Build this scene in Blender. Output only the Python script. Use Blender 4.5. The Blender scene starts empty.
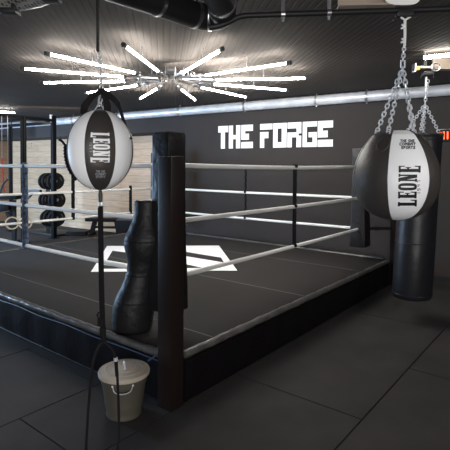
import bpy, bmesh, math, random
from mathutils import Vector, Matrix
random.seed(7)
PI = math.pi
SC = bpy.context.scene
COL = SC.collection

# ------------------------------------------------------------------ camera model
F, HY, PITCH, ROLL, EYE = 459.8, 180.37, 0.03, 0.0062, 1.55
def ray(px, py):
    x, y = px - 225, py - HY
    c, s = math.cos(ROLL), math.sin(ROLL)
    u = c * x + s * y; v = -s * x + c * y
    X, Y, Z = u / F, -v / F, 1.0
    c, s = math.cos(PITCH), math.sin(PITCH)
    return Vector((X, Y * s + Z * c, Y * c - Z * s))
def at_z(px, py, z):
    r = ray(px, py); return Vector((0, 0, EYE)) + r * ((z - EYE) / r.z)
def at_y(px, py, y):
    r = ray(px, py); return Vector((0, 0, EYE)) + r * (y / r.y)

cd = bpy.data.cameras.new('camera'); cam = bpy.data.objects.new('camera', cd); COL.objects.link(cam)
cd.sensor_width = 36; cd.lens = 36 * F / 450; cd.shift_y = (HY - 225) / 450; cd.clip_start = 0.05
fw = Vector((0, math.cos(PITCH), -math.sin(PITCH))); up = Vector((0, math.sin(PITCH), math.cos(PITCH))); rt = Vector((1, 0, 0))
c, s = math.cos(ROLL), math.sin(ROLL)
r2 = c * rt + s * up; u2 = c * up - s * rt
m = Matrix((r2, u2, -fw)).transposed().to_4x4(); m.translation = Vector((0, 0, EYE))
cam.matrix_world = m
SC.camera = cam

# ------------------------------------------------------------------ materials
def mat(name, col, rough=0.6, metal=0.0, vary=0.0, vscale=6.0, bump=0.0, bscale=40.0, emit=None, estr=0.0, spec=0.5, stretch=None):
    m = bpy.data.materials.new(name); m.use_nodes = True
    nt = m.node_tree; b = nt.nodes['Principled BSDF']
    b.inputs['Roughness'].default_value = rough; b.inputs['Metallic'].default_value = metal
    b.inputs['Specular IOR Level'].default_value = spec
    b.inputs['Base Color'].default_value = (*col, 1)
    tc = nt.nodes.new('ShaderNodeTexCoord'); src = tc.outputs['Object']
    if stretch:
        mp = nt.nodes.new('ShaderNodeMapping'); mp.inputs['Scale'].default_value = stretch
        nt.links.new(src, mp.inputs['Vector']); src = mp.outputs['Vector']
    if vary:
        n = nt.nodes.new('ShaderNodeTexNoise'); n.inputs['Scale'].default_value = vscale; n.inputs['Detail'].default_value = 5
        nt.links.new(src, n.inputs['Vector'])
        r = nt.nodes.new('ShaderNodeValToRGB')
        r.color_ramp.elements[0].position = .3; r.color_ramp.elements[1].position = .7
        r.color_ramp.elements[0].color = (*[x * (1 - vary) for x in col], 1)
        r.color_ramp.elements[1].color = (*[min(1, x * (1 + vary)) for x in col], 1)
        nt.links.new(n.outputs['Fac'], r.inputs['Fac']); nt.links.new(r.outputs['Color'], b.inputs['Base Color'])
    if bump:
        n = nt.nodes.new('ShaderNodeTexNoise'); n.inputs['Scale'].default_value = bscale; n.inputs['Detail'].default_value = 4
        nt.links.new(src, n.inputs['Vector'])
        bp = nt.nodes.new('ShaderNodeBump'); bp.inputs['Strength'].default_value = bump; bp.inputs['Distance'].default_value = .02
        nt.links.new(n.outputs['Fac'], bp.inputs['Height']); nt.links.new(bp.outputs['Normal'], b.inputs['Normal'])
    if emit:
        b.inputs['Emission Color'].default_value = (*emit, 1); b.inputs['Emission Strength'].default_value = estr
    return m
def srgb(r, g, b):
    f = lambda v: ((v / 255 + .055) / 1.055) ** 2.4 if v > 10 else v / 255 / 12.92
    return (f(r), f(g), f(b))

M = {}
M['floor'] = mat('rubber mat', (.040, .0375, .0375), .74, vary=.18, vscale=3, bump=.25, bscale=180, spec=.3)
M['groove'] = mat('mat joint', (.006, .006, .006), .9, spec=.05)
M['wall'] = mat('dark painted wall', (.036, .0305, .0285), .75, vary=.05, vscale=2, spec=.25)
M['ceil'] = mat('decking sheet', (.080, .070, .064), .85, vary=.06, vscale=1.5, spec=.04)
M['canvas'] = mat('canvas', (.034, .0315, .0305), .85, vary=.07, vscale=2.2, bump=.1, bscale=220, spec=.2)
M['seam'] = mat('canvas joint', (.10, .096, .092), .8)
M['logo'] = mat('white canvas print', (.92, .92, .92), .8)
M['vinyl'] = mat('black vinyl', (.0045, .0038, .005), .45, vary=.1, bump=.35, bscale=7, spec=.18)
M['roll'] = mat('vinyl edge roll', (.085, .08, .077), .28, vary=.4, vscale=9, bump=.35, bscale=16, spec=.7)  # black vinyl coloured grey, so the tubes' sheen is partly in the colour
M['pad'] = mat('black corner vinyl', (.013, .0118, .0122), .42, bump=.6, bscale=9, spec=.28)
M['post'] = mat('black steel post', (.012, .0076, .0066), .36, bump=.03, bscale=30, spec=.35)
M['rope'] = mat('white rope sleeve', (.72, .72, .70), .5, bump=.1, bscale=60)
M['strap'] = mat('black webbing', (.006, .006, .007), .8, bump=.2, bscale=120, spec=.15)
M['strapg'] = mat('dark webbing', (.010, .009, .009), .8, bump=.2, bscale=120, spec=.15)
M['coil'] = mat('braided strap', (.05, .075, .125), .6, vary=.97, vscale=26, bump=.5, bscale=60)
M['blackm'] = mat('black powder coat', (.010, .010, .011), .5, spec=.3)
M['bluem'] = mat('black painted upright', (.005, .006, .009), .6, vary=.3, vscale=30, spec=.08)
M['steel'] = mat('galvanised steel', (.60, .61, .63), .28, 1.0, vary=.12, vscale=8)
M['duct'] = mat('spiral duct steel', (.74, .75, .78), .45, .3, vary=.15, vscale=5)
M['chrome'] = mat('chain steel', (.62, .64, .68), .3, .45)
M['tube'] = mat('lit tube', (.9, .9, .88), .4, emit=(1.0, .965, .90), estr=42)
M['tubecap'] = mat('tube end cap', (.05, .05, .055), .4)
M['leather'] = mat('black bag leather', (.042, .038, .036), .44, bump=.25, bscale=14, spec=.5, vary=.1)
M['leatherb'] = mat('dark heavy bag leather', (.011, .0115, .0145), .40, bump=.35, bscale=9, spec=.38)
M['white'] = mat('white bag leather', (.90, .92, .95), .45, bump=.12, bscale=14)
M['ink'] = mat('black print', (.008, .008, .009), .6)
M['inkw'] = mat('white print', (.85, .86, .87), .6)
M['inkg'] = mat('pale print', (.36, .38, .42), .6)
M['dummy'] = mat('black dummy vinyl', (.0085, .0085, .0105), .5, bump=.8, bscale=9, spec=.3)
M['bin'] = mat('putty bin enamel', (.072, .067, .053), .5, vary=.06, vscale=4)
M['lid'] = mat('top-lit putty lid enamel', (.40, .35, .29), .45, vary=.06, vscale=4)  # lid colour lightened to hold the stronger light from above
M['sign'] = mat('white wall paint', (.95, .95, .95), .6)
M['beige'] = mat('beige painted beam', (.30, .24, .19), .6, vary=.08)
M['whitep'] = mat('white plastic', (.8, .8, .8), .4)
M['yellow'] = mat('yellow buffer', (.6, .4, .06), .5)
M['ring'] = mat('birch ring', (.66, .50, .32), .5)
M['red'] = mat('red band', (.42, .03, .02), .6)
M['teal'] = mat('blue band', (.03, .10, .16), .6)
M['plate'] = mat('bumper rubber', (.006, .0065, .008), .55, spec=.25)
M['plateb'] = mat('plate hub', (.10, .10, .11), .5)
M['bench'] = mat('bench vinyl', (.007, .0075, .010), .55, spec=.2)
M['led'] = mat('red led', (.3, .02, .01), .5, emit=(1.0, .10, .02), estr=3.0)
M['side'] = mat('brown timber', (.30, .19, .11), .65, vary=.2, vscale=4, stretch=(1, 1, 8))
M['bluel'] = mat('blue cord', (.022, .036, .085), .5)

def wood():
    m = bpy.data.materials.new('pine boards'); m.use_nodes = True
    nt = m.node_tree; N = nt.nodes; L = nt.links; b = N['Principled BSDF']; b.inputs['Roughness'].default_value = .6
    tc = N.new('ShaderNodeTexCoord')
    mp = N.new('ShaderNodeMapping'); mp.inputs['Rotation'].default_value = (PI / 2, 0, 0)
    L.new(tc.outputs['Object'], mp.inputs['Vector'])
    br = N.new('ShaderNodeTexBrick')
    br.inputs['Color1'].default_value = (.62, .44, .29, 1); br.inputs['Color2'].default_value = (.54, .375, .235, 1); br.inputs['Mortar'].default_value = (.36, .27, .19, 1)
    br.inputs['Scale'].default_value = 1; br.inputs['Mortar Size'].default_value = .005; br.inputs['Brick Width'].default_value = 3.1; br.inputs['Row Height'].default_value = .148
    L.new(mp.outputs['Vector'], br.inputs['Vector'])
    m2 = N.new('ShaderNodeMapping'); m2.inputs['Scale'].default_value = (1.2, 1, 22); L.new(tc.outputs['Object'], m2.inputs['Vector'])
    n = N.new('ShaderNodeTexNoise'); n.inputs['Scale'].default_value = 2.4; n.inputs['Detail'].default_value = 6; L.new(m2.outputs['Vector'], n.inputs['Vector'])
    r = N.new('ShaderNodeValToRGB'); r.color_ramp.elements[0].position = .3; r.color_ramp.elements[0].color = (.72, .70, .68, 1); r.color_ramp.elements[1].position = .7; r.color_ramp.elements[1].color = (1.1, 1.1, 1.1, 1)
    L.new(n.outputs['Fac'], r.inputs['Fac'])
    mx = N.new('ShaderNodeMix'); mx.data_type = 'RGBA'; mx.blend_type = 'MULTIPLY'; mx.inputs['Factor'].default_value = 1
    L.new(br.outputs['Color'], mx.inputs[6]); L.new(r.outputs['Color'], mx.inputs[7])
    v = N.new('ShaderNodeTexVoronoi'); v.inputs['Scale'].default_value = 2.6; v.inputs['Randomness'].default_value = 1
    m3 = N.new('ShaderNodeMapping'); m3.inputs['Scale'].default_value = (1, 0.001, 1.5); L.new(tc.outputs['Object'], m3.inputs['Vector']); L.new(m3.outputs['Vector'], v.inputs['Vector'])
    kr = N.new('ShaderNodeValToRGB'); kr.color_ramp.elements[0].position = .04; kr.color_ramp.elements[0].color = (.42, .30, .22, 1); kr.color_ramp.elements[1].position = .09; kr.color_ramp.elements[1].color = (1, 1, 1, 1)
    L.new(v.outputs['Distance'], kr.inputs['Fac'])
    mk = N.new('ShaderNodeMix'); mk.data_type = 'RGBA'; mk.blend_type = 'MULTIPLY'; mk.inputs['Factor'].default_value = 1
    L.new(mx.outputs[2], mk.inputs[6]); L.new(kr.outputs['Color'], mk.inputs[7])
    L.new(mk.outputs[2], b.inputs['Base Color'])
    return m
M['wood'] = wood()

def perforated():
    m = bpy.data.materials.new('perforated sheet'); m.use_nodes = True
    nt = m.node_tree; N = nt.nodes; L = nt.links; b = N['Principled BSDF']; b.inputs['Roughness'].default_value = .5; b.inputs['Metallic'].default_value = .4
    tc = N.new('ShaderNodeTexCoord'); v = N.new('ShaderNodeTexVoronoi'); v.inputs['Scale'].default_value = 42; v.inputs['Randomness'].default_value = .25
    L.new(tc.outputs['Object'], v.inputs['Vector'])
    r = N.new('ShaderNodeValToRGB'); r.color_ramp.elements[0].position = .35; r.color_ramp.elements[0].color = (.05, .048, .046, 1); r.color_ramp.elements[1].position = .5; r.color_ramp.elements[1].color = (.42, .39, .36, 1)
    L.new(v.outputs['Distance'], r.inputs['Fac']); L.new(r.outputs['Color'], b.inputs['Base Color'])
    return m
M['perf'] = perforated()

# ------------------------------------------------------------------ object helpers
WLOC = {}
def root(name, loc, label, cat, group=None, rz=0):
    o = bpy.data.objects.new(name, None); COL.objects.link(o); o.empty_display_size = .1
    o.location = loc; o.rotation_euler = (0, 0, rz); o['label'] = label; o['category'] = cat
    if group: o['group'] = group
    WLOC[o.name] = Vector(loc) if rz == 0 else None
    return o
class G:
    """collects shapes into one mesh"""
    def __init__(s): s.b = bmesh.new()
    def _bev(s, vs, w, seg=2):
        es = set(e for v in vs for e in v.link_edges)
        bmesh.ops.bevel(s.b, geom=list(es), offset=w, segments=seg, affect='EDGES', profile=.6)
    def box(s, x0, x1, y0, y1, z0, z1, bev=0, frame=None):
        P = [(x0, y0, z0), (x1, y0, z0), (x1, y1, z0), (x0, y1, z0), (x0, y0, z1), (x1, y0, z1), (x1, y1, z1), (x0, y1, z1)]
        if frame: P = [frame(*p) for p in P]
        v = [s.b.verts.new(p) for p in P]
        for f in ((3, 2, 1, 0), (4, 5, 6, 7), (0, 1, 5, 4), (1, 2, 6, 5), (2, 3, 7, 6), (3, 0, 4, 7)): s.b.faces.new([v[i] for i in f])
        if bev: s._bev(v, bev)
        return s
    def bar(s, p, q, w, h, upv=(0, 0, 1), bev=0):
        p, q = Vector(p), Vector(q); d = (q - p).normalized(); upv = Vector(upv)
        if abs(d.dot(upv)) > .95: upv = Vector((1, 0, 0)) if abs(d.x) < .9 else Vector((0, 1, 0))
        a = d.cross(upv).normalized(); b = a.cross(d).normalized()
        ln = (q - p).length
        return s.box(0, ln, -w / 2, w / 2, -h / 2, h / 2, bev, lambda x, y, z: p + d * x + a * y + b * z)
    def rings(s, rs, closed=False, cap=True):
        vs = [[s.b.verts.new(p) for p in r] for r in rs]; n = len(vs[0]); k = len(vs)
        for i in range(k if closed else k - 1):
            A, B = vs[i], vs[(i + 1) % k]
            for j in range(n): s.b.faces.new((A[j], A[(j + 1) % n], B[(j + 1) % n], B[j]))
        if cap and not closed:
            s.b.faces.new(vs[0][::-1]); s.b.faces.new(vs[-1])
        return s
    def tube(s, path, r, seg=10, closed=False, cap=True, flat=None):
        P = [Vector(p) for p in path]; n = len(P); rs = []; prev = None
        for i, p in enumerate(P):
            if closed: t = P[(i + 1) % n] - P[i - 1]
            else: t = P[min(i + 1, n - 1)] - P[max(i - 1, 0)]
            t.normalize()
            if prev is None:
                a = t.cross(Vector((0, 0, 1)))
                if a.length < .05: a = t.cross(Vector((0, 1, 0)))
            else: a = prev - t * prev.dot(t)
            a.normalize(); prev = a; b = t.cross(a)
            rr = r[i] if isinstance(r, (list, tuple)) else r
            ra, rb = (rr, rr) if flat is None else (rr, rr * flat)
            rs.append([p + a * math.cos(2 * PI * k / seg) * ra + b * math.sin(2 * PI * k / seg) * rb for k in range(seg)])
        return s.rings(rs, closed, cap)
    def lathe(s, prof, c=(0, 0, 0), seg=32, a0=0, a1=2 * PI, cap=True):
        c = Vector(c); full = abs(a1 - a0 - 2 * PI) < 1e-6
        if full:
            rs = [[c + Vector((r * math.cos(2 * PI * k / seg), r * math.sin(2 * PI * k / seg), z)) for k in range(seg)] for r, z in prof]
            return s.rings(rs, False, cap)
        vs = [[s.b.verts.new(c + Vector((r * math.cos(a0 + (a1 - a0) * k / seg), r * math.sin(a0 + (a1 - a0) * k / seg), z))) for k in range(seg + 1)] for r, z in prof]
        for i in range(len(vs) - 1):
            for j in range(seg): s.b.faces.new((vs[i][j], vs[i][j + 1], vs[i + 1][j + 1], vs[i + 1][j]))
        return s
    def torus(s, c, R, r, ax=(0, 0, 1), seg=28, sec=8, sx=1, sy=1):
        c = Vector(c); ax = Vector(ax).normalized(); a = ax.orthogonal().normalized(); b = ax.cross(a)
        return s.tube([c + a * math.cos(2 * PI * k / seg) * R * sx + b * math.sin(2 * PI * k / seg) * R * sy for k in range(seg)], r, sec, True)
    def poly(s, pts, thick=None):
        v = [s.b.verts.new(p) for p in pts]; f = s.b.faces.new(v)
        if thick:
            d = Vector(thick); w = [s.b.verts.new(Vector(p) + d) for p in pts]; s.b.faces.new(w[::-1]); n = len(v)
            for i in range(n): s.b.faces.new((v[i], w[i], w[(i + 1) % n], v[(i + 1) % n]))
        return s
    def ribbon(s, path, w, th=.004, face=(0, -1, 0)):
        P = [Vector(p) for p in path]; n = len(P); fv = Vector(face).normalized(); rs = []
        for i, p in enumerate(P):
            t = (P[min(i + 1, n - 1)] - P[max(i - 1, 0)]).normalized(); a = t.cross(fv)
            a = a.normalized() if a.length > .05 else Vector((1, 0, 0)); b = a.cross(t); ww = w[i] if isinstance(w, list) else w
            rs.append([p + a * ww + b * th, p - a * ww + b * th, p - a * ww - b * th, p + a * ww - b * th])
        return s.rings(rs)
    def build(s, name, material, parent=None, label=None, angle=35, off=None, kind=None):
        bmesh.ops.recalc_face_normals(s.b, faces=s.b.faces)
        if parent is not None:
            o_ = off if off is not None else OFF(parent)
            if o_.length > 0: bmesh.ops.translate(s.b, verts=s.b.verts, vec=-o_)
        me = bpy.data.meshes.new(name); s.b.to_mesh(me); s.b.free()
        for p in me.polygons: p.use_smooth = True
        me.set_sharp_from_angle(angle=math.radians(angle))
        me.materials.append(material)
        o = bpy.data.objects.new(name, me); COL.objects.link(o)
        if parent is not None: o.parent = parent
        if label: o['label'] = label
        if kind: o['kind'] = kind
        return o
def OFF(o):
    """world location of the object's frame (parents here are never rotated unless built locally)"""
    v = Vector((0, 0, 0)); rot = False
    while o is not None:
        v += Vector(o.location); rot = rot or abs(o.rotation_euler.z) > 0 ; o = o.parent
    return Vector((0, 0, 0)) if rot else v
def thing(o, label, cat, group=None):
    o['label'] = label; o['category'] = cat
    if group: o['group'] = group
    return o
def chain(g, p, q, link=.036, w=.0045, hw=.011):
    p, q = Vector(p), Vector(q); d = q - p; L = d.length; d.normalize()
    a = d.cross(Vector((.3, 1, .1))).normalized(); b = d.cross(a)
    n = max(2, int(round(L / (link - 2 * w * 1.6)))); st = L / n
    for i in range(n):
        c = p + d * (st * (i + .5)); side = a if i % 2 else b
        hl = st / 2 + w * .8; pts = []
        for k in range(12):
            t = 2 * PI * k / 12; ct, sn = math.cos(t), math.sin(t)
            y = sn * hw; x = ct * hw + (hl - hw) * (1 if ct > 0 else -1)
            pts.append(c + d * x + side * y)
        g.tube(pts, w, 6, True)
    return g
def smooth_path(P, n=8, closed=False):
    P = [Vector(p) for p in P]; out = []; N = len(P)
    for i in range(N if closed else N - 1):
        g = (lambda k: P[k % N]) if closed else (lambda k: P[max(0, min(N - 1, k))])
        p0, p1, p2, p3 = g(i - 1), g(i), g(i + 1), g(i + 2)
        for k in range(n):
            t = k / n
            out.append(.5 * ((2 * p1) + (-p0 + p2) * t + (2 * p0 - 5 * p1 + 4 * p2 - p3) * t * t + (-p0 + 3 * p1 - 3 * p2 + p3) * t ** 3))
    if not closed: out.append(P[-1])
    return out
def interp(tab, x):
    for (a, u), (b, v) in zip(tab, tab[1:]):
        if a <= x <= b: return u + (v - u) * (x - a) / (b - a)
    return tab[0][1] if x < tab[0][0] else tab[-1][1]

# ------------------------------------------------------------------ the setting
CEIL = 2.68
WT = Vector((.838, -.545, 0)).normalized(); WN = Vector((-.545, -.838, 0)).normalized()    # along the back wall to the right; out of it into the room
def wp(s_, h, out=0.0): return WT * s_ - WN * (6.83 - out) + Vector((0, 0, h))
def struct(o): o['kind'] = 'structure'; return o
def wall_rz(): return math.atan2(WT.y, WT.x)
wf = lambda c=0: (lambda x, y, z: wp(x, z, -y))      # box frame: x along wall, y into wall, z up
g = G(); g.box(-5.882, 4.6, 0, .25, 0, CEIL + .05, frame=wf()); g.box(-12.6, -5.882, 0, .9, 2.215, CEIL + .05, frame=wf())
struct(g.build('wall_back', M['wall']))
# timber back of the recess, built in its own frame so that the boards run along it
def recess():
    g = G(); g.box(0, 7.4, 0, .1, 0, 2.4)
    o = g.build('wall_back_left', M['wood']); o.location = wp(-12.4, 0, -.72); o.rotation_euler.z = wall_rz(); return struct(o)
recess()
g = G(); g.box(-12.55, -12.12, -3.6, .72, 0, 2.5, frame=wf()); struct(g.build('wall_left', M['side']))
g = G(); g.box(4.6, 4.8, -14, .25, 0, CEIL + .05, frame=wf()); struct(g.build('wall_right', M['wall']))
g = G(); g.box(-5.882, 4.6, -.012, 0, 0, .07, frame=wf()); struct(g.build('baseboard_back', M['blackm']))
# ceiling of ribbed decking; ribs run away from the camera
def ceiling():
    g = G(); d = Vector((-.131, .9914, 0)); a = Vector((.9914, .131, 0)); pitch = .056
    prof = [(0, 0), (.036, 0), (.041, .0035), (.051, .0035), (.056, 0)]
    xs = []
    x = -14.5
    while x < 12:
        for u, h in prof[:-1]: xs.append((x + u, h))
        x += pitch
    A, B = [], []
    for u, h in xs:
        p = a * u; A.append(g.b.verts.new(p + d * -11 + Vector((0, 0, CEIL + h)))); B.append(g.b.verts.new(p + d * 17 + Vector((0, 0, CEIL + h))))
    for i in range(len(A) - 1): g.b.faces.new((A[i], A[i + 1], B[i + 1], B[i]))
    return struct(g.build('ceiling', M['ceil'], angle=10))
ceiling()

# ring frame (x along the right-hand side, y along the left-hand side)
TH = .6703; RN = Vector((-.3626, 3.319, 0)); D1 = Vector((math.sin(TH), math.cos(TH), 0)); D2 = Vector((-math.cos(TH), math.sin(TH), 0))
RZ = PI / 2 - TH; LX, LY = 3.4518, 3.87
def ringw(a, b, z=0): return RN + D1 * a + D2 * b + Vector((0, 0, z))
def ringl(p): q = Vector(p) - RN; return Vector((q.dot(D1), q.dot(D2), q.z))
def floor():
    g = G(); bs = [-8.28, -7.28, -6.28, -5.28, -4.28, -3.28, -2.28, -1.285, -.31, .355, 1.335, 2.33, 3.33, 4.33, 5.33, 6.33, 7.33, 8.33, 9.33, 10.33, 11.33]
    st = {-.31: -.98, -1.285: .335, -2.28: 1.262, .355: -.40}
    gap = .005
    for b0, b1 in zip(bs, bs[1:]):
        a0 = st.get(b0, random.uniform(-1, 1)); a0 -= 2 * math.ceil((a0 + 6) / 2)
        while a0 < 10:
            x0, x1, y0, y1 = a0 + gap, a0 + 2 - gap, b0 + gap, b1 - gap
            g.poly([(x0, y0, 0), (x1, y0, 0), (x1, y1, 0), (x0, y1, 0)], (0, 0, -.012)); a0 += 2
    o = g.build('floor', M['floor']); o.location = RN; o.rotation_euler.z = RZ; struct(o)
    g = G(); g.box(-9, 13, -9, 12, -.08, -.011); u = g.build('floor_underlay', M['groove'], o); struct(u)
floor()

# ------------------------------------------------------------------ boxing ring
RING = root('boxing_ring', RN, 'boxing ring with black canvas, white ropes and black corner pads', 'boxing ring', rz=RZ)
PZ = .3266; E_ = .3
g = G(); g.box(-E_ + .02, LX + E_ - .02, -E_ + .02, LY + E_ - .02, .02, PZ, .01)
canvas = g.build('canvas', M['canvas'], RING)
g = G()
for a in (.133, 1.49, 2.85): g.box(a - .006, a + .006, -E_ + .05, LY + E_ - .05, PZ - .003, PZ + .0012)
g.build('canvas_joint', M['seam'], canvas)
LOGO = [
    [(107, 246), (150, 246), (150, 253.5), (123.9, 252.2), (112.5, 250.8), (106.8, 260.2), (101.2, 270), (90.9, 272), (104, 251)],
    [(150, 246), (218.9, 245.6), (237.3, 270.7), (228.8, 270.7), (221, 257.7)],
    [(140, 248.7), (224, 262.7), (228.8, 270.7), (214.5, 270.7), (187.7, 264.7), (140, 254.5)],
    [(90.9, 272), (104.6, 268.9), (187.7, 268.4), (202.7, 268), (215, 270.8)],
    [(106.8, 260.2), (140, 266), (140, 271), (104.6, 265.1)]]
g = G()
for i, p in enumerate(LOGO):
    pts = [ringl(at_z(x, y, PZ)) for x, y in p]
    pts = [Vector((q.x, q.y, PZ + .0015 + .0002 * i)) for q in pts]
    if sum(pts[k].x * pts[(k + 1) % len(pts)].y - pts[(k + 1) % len(pts)].x * pts[k].y for k in range(len(pts))) < 0: pts.reverse()
    g.poly(pts)
g.build('canvas_emblem', M['logo'], canvas, 'white angular emblem printed on the canvas')
# skirts, one per side, with a rolled vinyl edge
def side(i, u0, u1):
    """strip frame: u along the side, o outward, z"""
    return [lambda u, o, z: Vector((u, -E_ - o, z)), lambda u, o, z: Vector((LX + E_ + o, u, z)), lambda u, o, z: Vector((u, LY + E_ + o, z)), lambda u, o, z: Vector((-E_ - o, u, z))][i]
for i in range(4):
    n = LX if i in (0, 2) else LY; fr = side(i, 0, n); u0, u1 = -E_ + .09, n + E_ - .09
    g = G(); K = 60; rs = []
    for k in range(K + 1):
        u = u0 + (u1 - u0) * k / K; w = .006 * math.sin(k * 1.3) + .004 * math.sin(k * .37 + i)
        rs.append([fr(u, .0, .01), fr(u, .012 + w * .4, .015), fr(u, .016 + w, .16), fr(u, .012, PZ - .03), fr(u, -.02, PZ - .02), fr(u, -.03, .02)])
    g.rings(rs); sk = g.build('skirt', M['vinyl'], RING)
    g = G(); g.tube([fr(u0 + (u1 - u0) * k / 20, .018, .018) for k in range(21)], .006, 6); g.build('hem', M['vinyl'], sk)
    g = G(); P = []; R = []
    for k in range(121):
        u = u0 + (u1 - u0) * k / 120; P.append(fr(u, -.004 + 0.0015 * math.sin(k * .9 + i), PZ - .008 + .0015 * math.sin(k * .53))); R.append(.026 + .0012 * math.sin(k * 1.7) + .001 * math.sin(k * .71))
    g.tube(P, R, 12); g.build('edge_roll', M['roll'], RING)
    g = G()
    g.tube([fr(u0 + (u1 - u0) * k / 40, .018 + .003 * math.sin(k), PZ - .048 + .004 * math.sin(k * .8)) for k in range(41)], .0045, 6); g.build('edge_cord', M['bluel'] if i == 3 else M['vinyl'], RING)
g = G(); g.tube([ringl(at_y(148, 361, 2.86)), ringl(at_y(156, 355.5, 2.86))], .006, 6); g.build('lacing_end', M['bluel'], RING, 'blue cord end at the near corner')
HT = (1.5571, 1.1521, .7468)
corners = [(0, 0), (LX, 0), (LX, LY), (0, LY)]
outs = [(-1, -1), (1, -1), (1, 1), (-1, 1)]
for (cx, cy), (ox, oy) in zip(corners, outs):
    px, py = cx + ox * .286, cy + oy * .25
    if (ox, oy) != (-1, -1): px, py = cx + ox * .35, cy + oy * .35
    g = G(); g.box(px - .059, px + .059, py - .059, py + .059, .004, 1.612, .004)
    po = g.build('corner_post', M['post'], RING)
    g = G(); g.box(px - .063, px + .063, py - .063, py + .063, 0, .010, .003); g.build('base_plate', M['post'], po)
    # pad: four-sided cushion with soft edges and a lid flap
    hw = .088 if (ox, oy) != (1, 1) else .08; g = G(); rs = []; rcx, rcy = cx, cy
    if (ox, oy) == (-1, -1): cx, cy = cx - .030, cy + .030
    for z, e in ((.512, 1.10), (.522, 1.17), (.70, 1.15), (.95, 1.05), (1.3, 1.0), (1.66, 1.0), (1.775, .99), (1.79, .95)):
        ring = []
        w = hw * e; r = .012
        for sx, sy, a0 in ((1, 1, 0), (-1, 1, PI / 2), (-1, -1, PI), (1, -1, 1.5 * PI)):
            for k in range(4):
                t = a0 + PI / 2 * k / 3; ring.append(Vector((cx + sx * (w - r) + r * math.cos(t), cy + sy * (w - r) + r * math.sin(t), z)))
        rs.append(ring)
    g.rings(rs); pad = g.build('corner_pad', M['pad'], RING)
    g = G(); g.tube([(cx + (hw - .003) * a, cy + (hw - .003) * b, 1.79) for a, b in ((1, 1), (-1, 1), (-1, -1), (1, -1))], .005, 6, True); g.build('piping', M['roll'], pad)
    cx, cy = rcx, rcy
    for h in HT:
        g = G(); g.tube([(cx + ox * .05, cy + oy * .05, h), (px - ox * .03, py - oy * .03, h)], .017, 10)
        g.tube([(cx + ox * .13, cy + oy * .13, h), (cx + ox * .17, cy + oy * .17, h)], .025, 8); g.build('turnbuckle', M['blackm'], RING)
for i in range(4):
    a, b = corners[i], corners[(i + 1) % 4]
    for h in HT:
        sag = .014 if h > 1.5 else .006
        P = [(a[0] + (b[0] - a[0]) * t / 16, a[1] + (b[1] - a[1]) * t / 16, h - sag * 4 * (t / 16) * (1 - t / 16)) for t in range(17)]
        g = G(); g.tube(P, .0185, 12); g.build('rope', M['rope'], RING)
def spacer(a, b, z0, z1, kind, ax):
    g = G()
    if kind == 'flat':
        for o in (-.02, .02):
            x, y = (a + o, b) if ax == 0 else (a, b + o)
            g.tube([(x, y, z1), (x, y, (z0 + z1) / 2), (x, y, z0)], .011, 8)
        for h in HT:
            g.tube([(a - .024, b, h), (a + .024, b, h)] if ax == 0 else [(a, b - .024, h), (a, b + .024, h)], .023, 10)
    else:
        x, y = a, b
        if kind == 'coil':
            for ph in (0, PI, PI / 2, 1.5 * PI):
                g.tube([(x + .022 * math.cos(k * .62 + ph) + (.012 if ax == 0 else 0), y + .022 * math.sin(k * .62 + ph), z0 + (z1 - z0) * k / 90) for k in range(91)], .011, 6)
        else:
            am = .004 if kind == 'cord' else .001; g.tube([(x + am * math.cos(k * .7), y + am * math.sin(k * .7), z0 + (z1 - z0) * k / 70) for k in range(71)], .016 if kind == 'cord' else .027, 8)
        for h in HT:
            if z0 - .03 < h < z1 + .03: g.tube([(x, y - .02, h), (x, y + .02, h)] if ax == 1 else [(x - .02, y, h), (x + .02, y, h)], .022, 10)
    g.build('rope_spacer', M['coil'] if kind == 'coil' else M['strap'], RING)
def ray_on_side(px, py, axis, val):
    """ring-local point where the ray meets the vertical plane of one side"""
    r = ray(px, py); o = ringl((0, 0, EYE)); d = Vector((r.dot(D1), r.dot(D2), r.z)); k = (val - o[axis]) / d[axis]
    return o + d * k
p = ray_on_side(294.5, 205, 1, 0); spacer(p.x, 0, HT[2] - .02, HT[0] - .01, 'flat', 0)
p = ray_on_side(25, 205, 0, 0); spacer(0, p.y, HT[2] - .04, HT[0] - .01, 'coil', 1)
p = ray_on_side(245.5, 195, 0, LX); spacer(LX, p.y, HT[2] - .02, HT[0] - .02, 'cord', 1)
p = ray_on_side(73, 195, 1, LY); spacer(p.x, LY, HT[2] - .03, HT[0] - .02, 'bar', 0)
p = ray_on_side(130.5, 195, 1, LY); spacer(p.x, LY, HT[2] - .02, HT[1] + .06, 'bar', 0)

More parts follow.
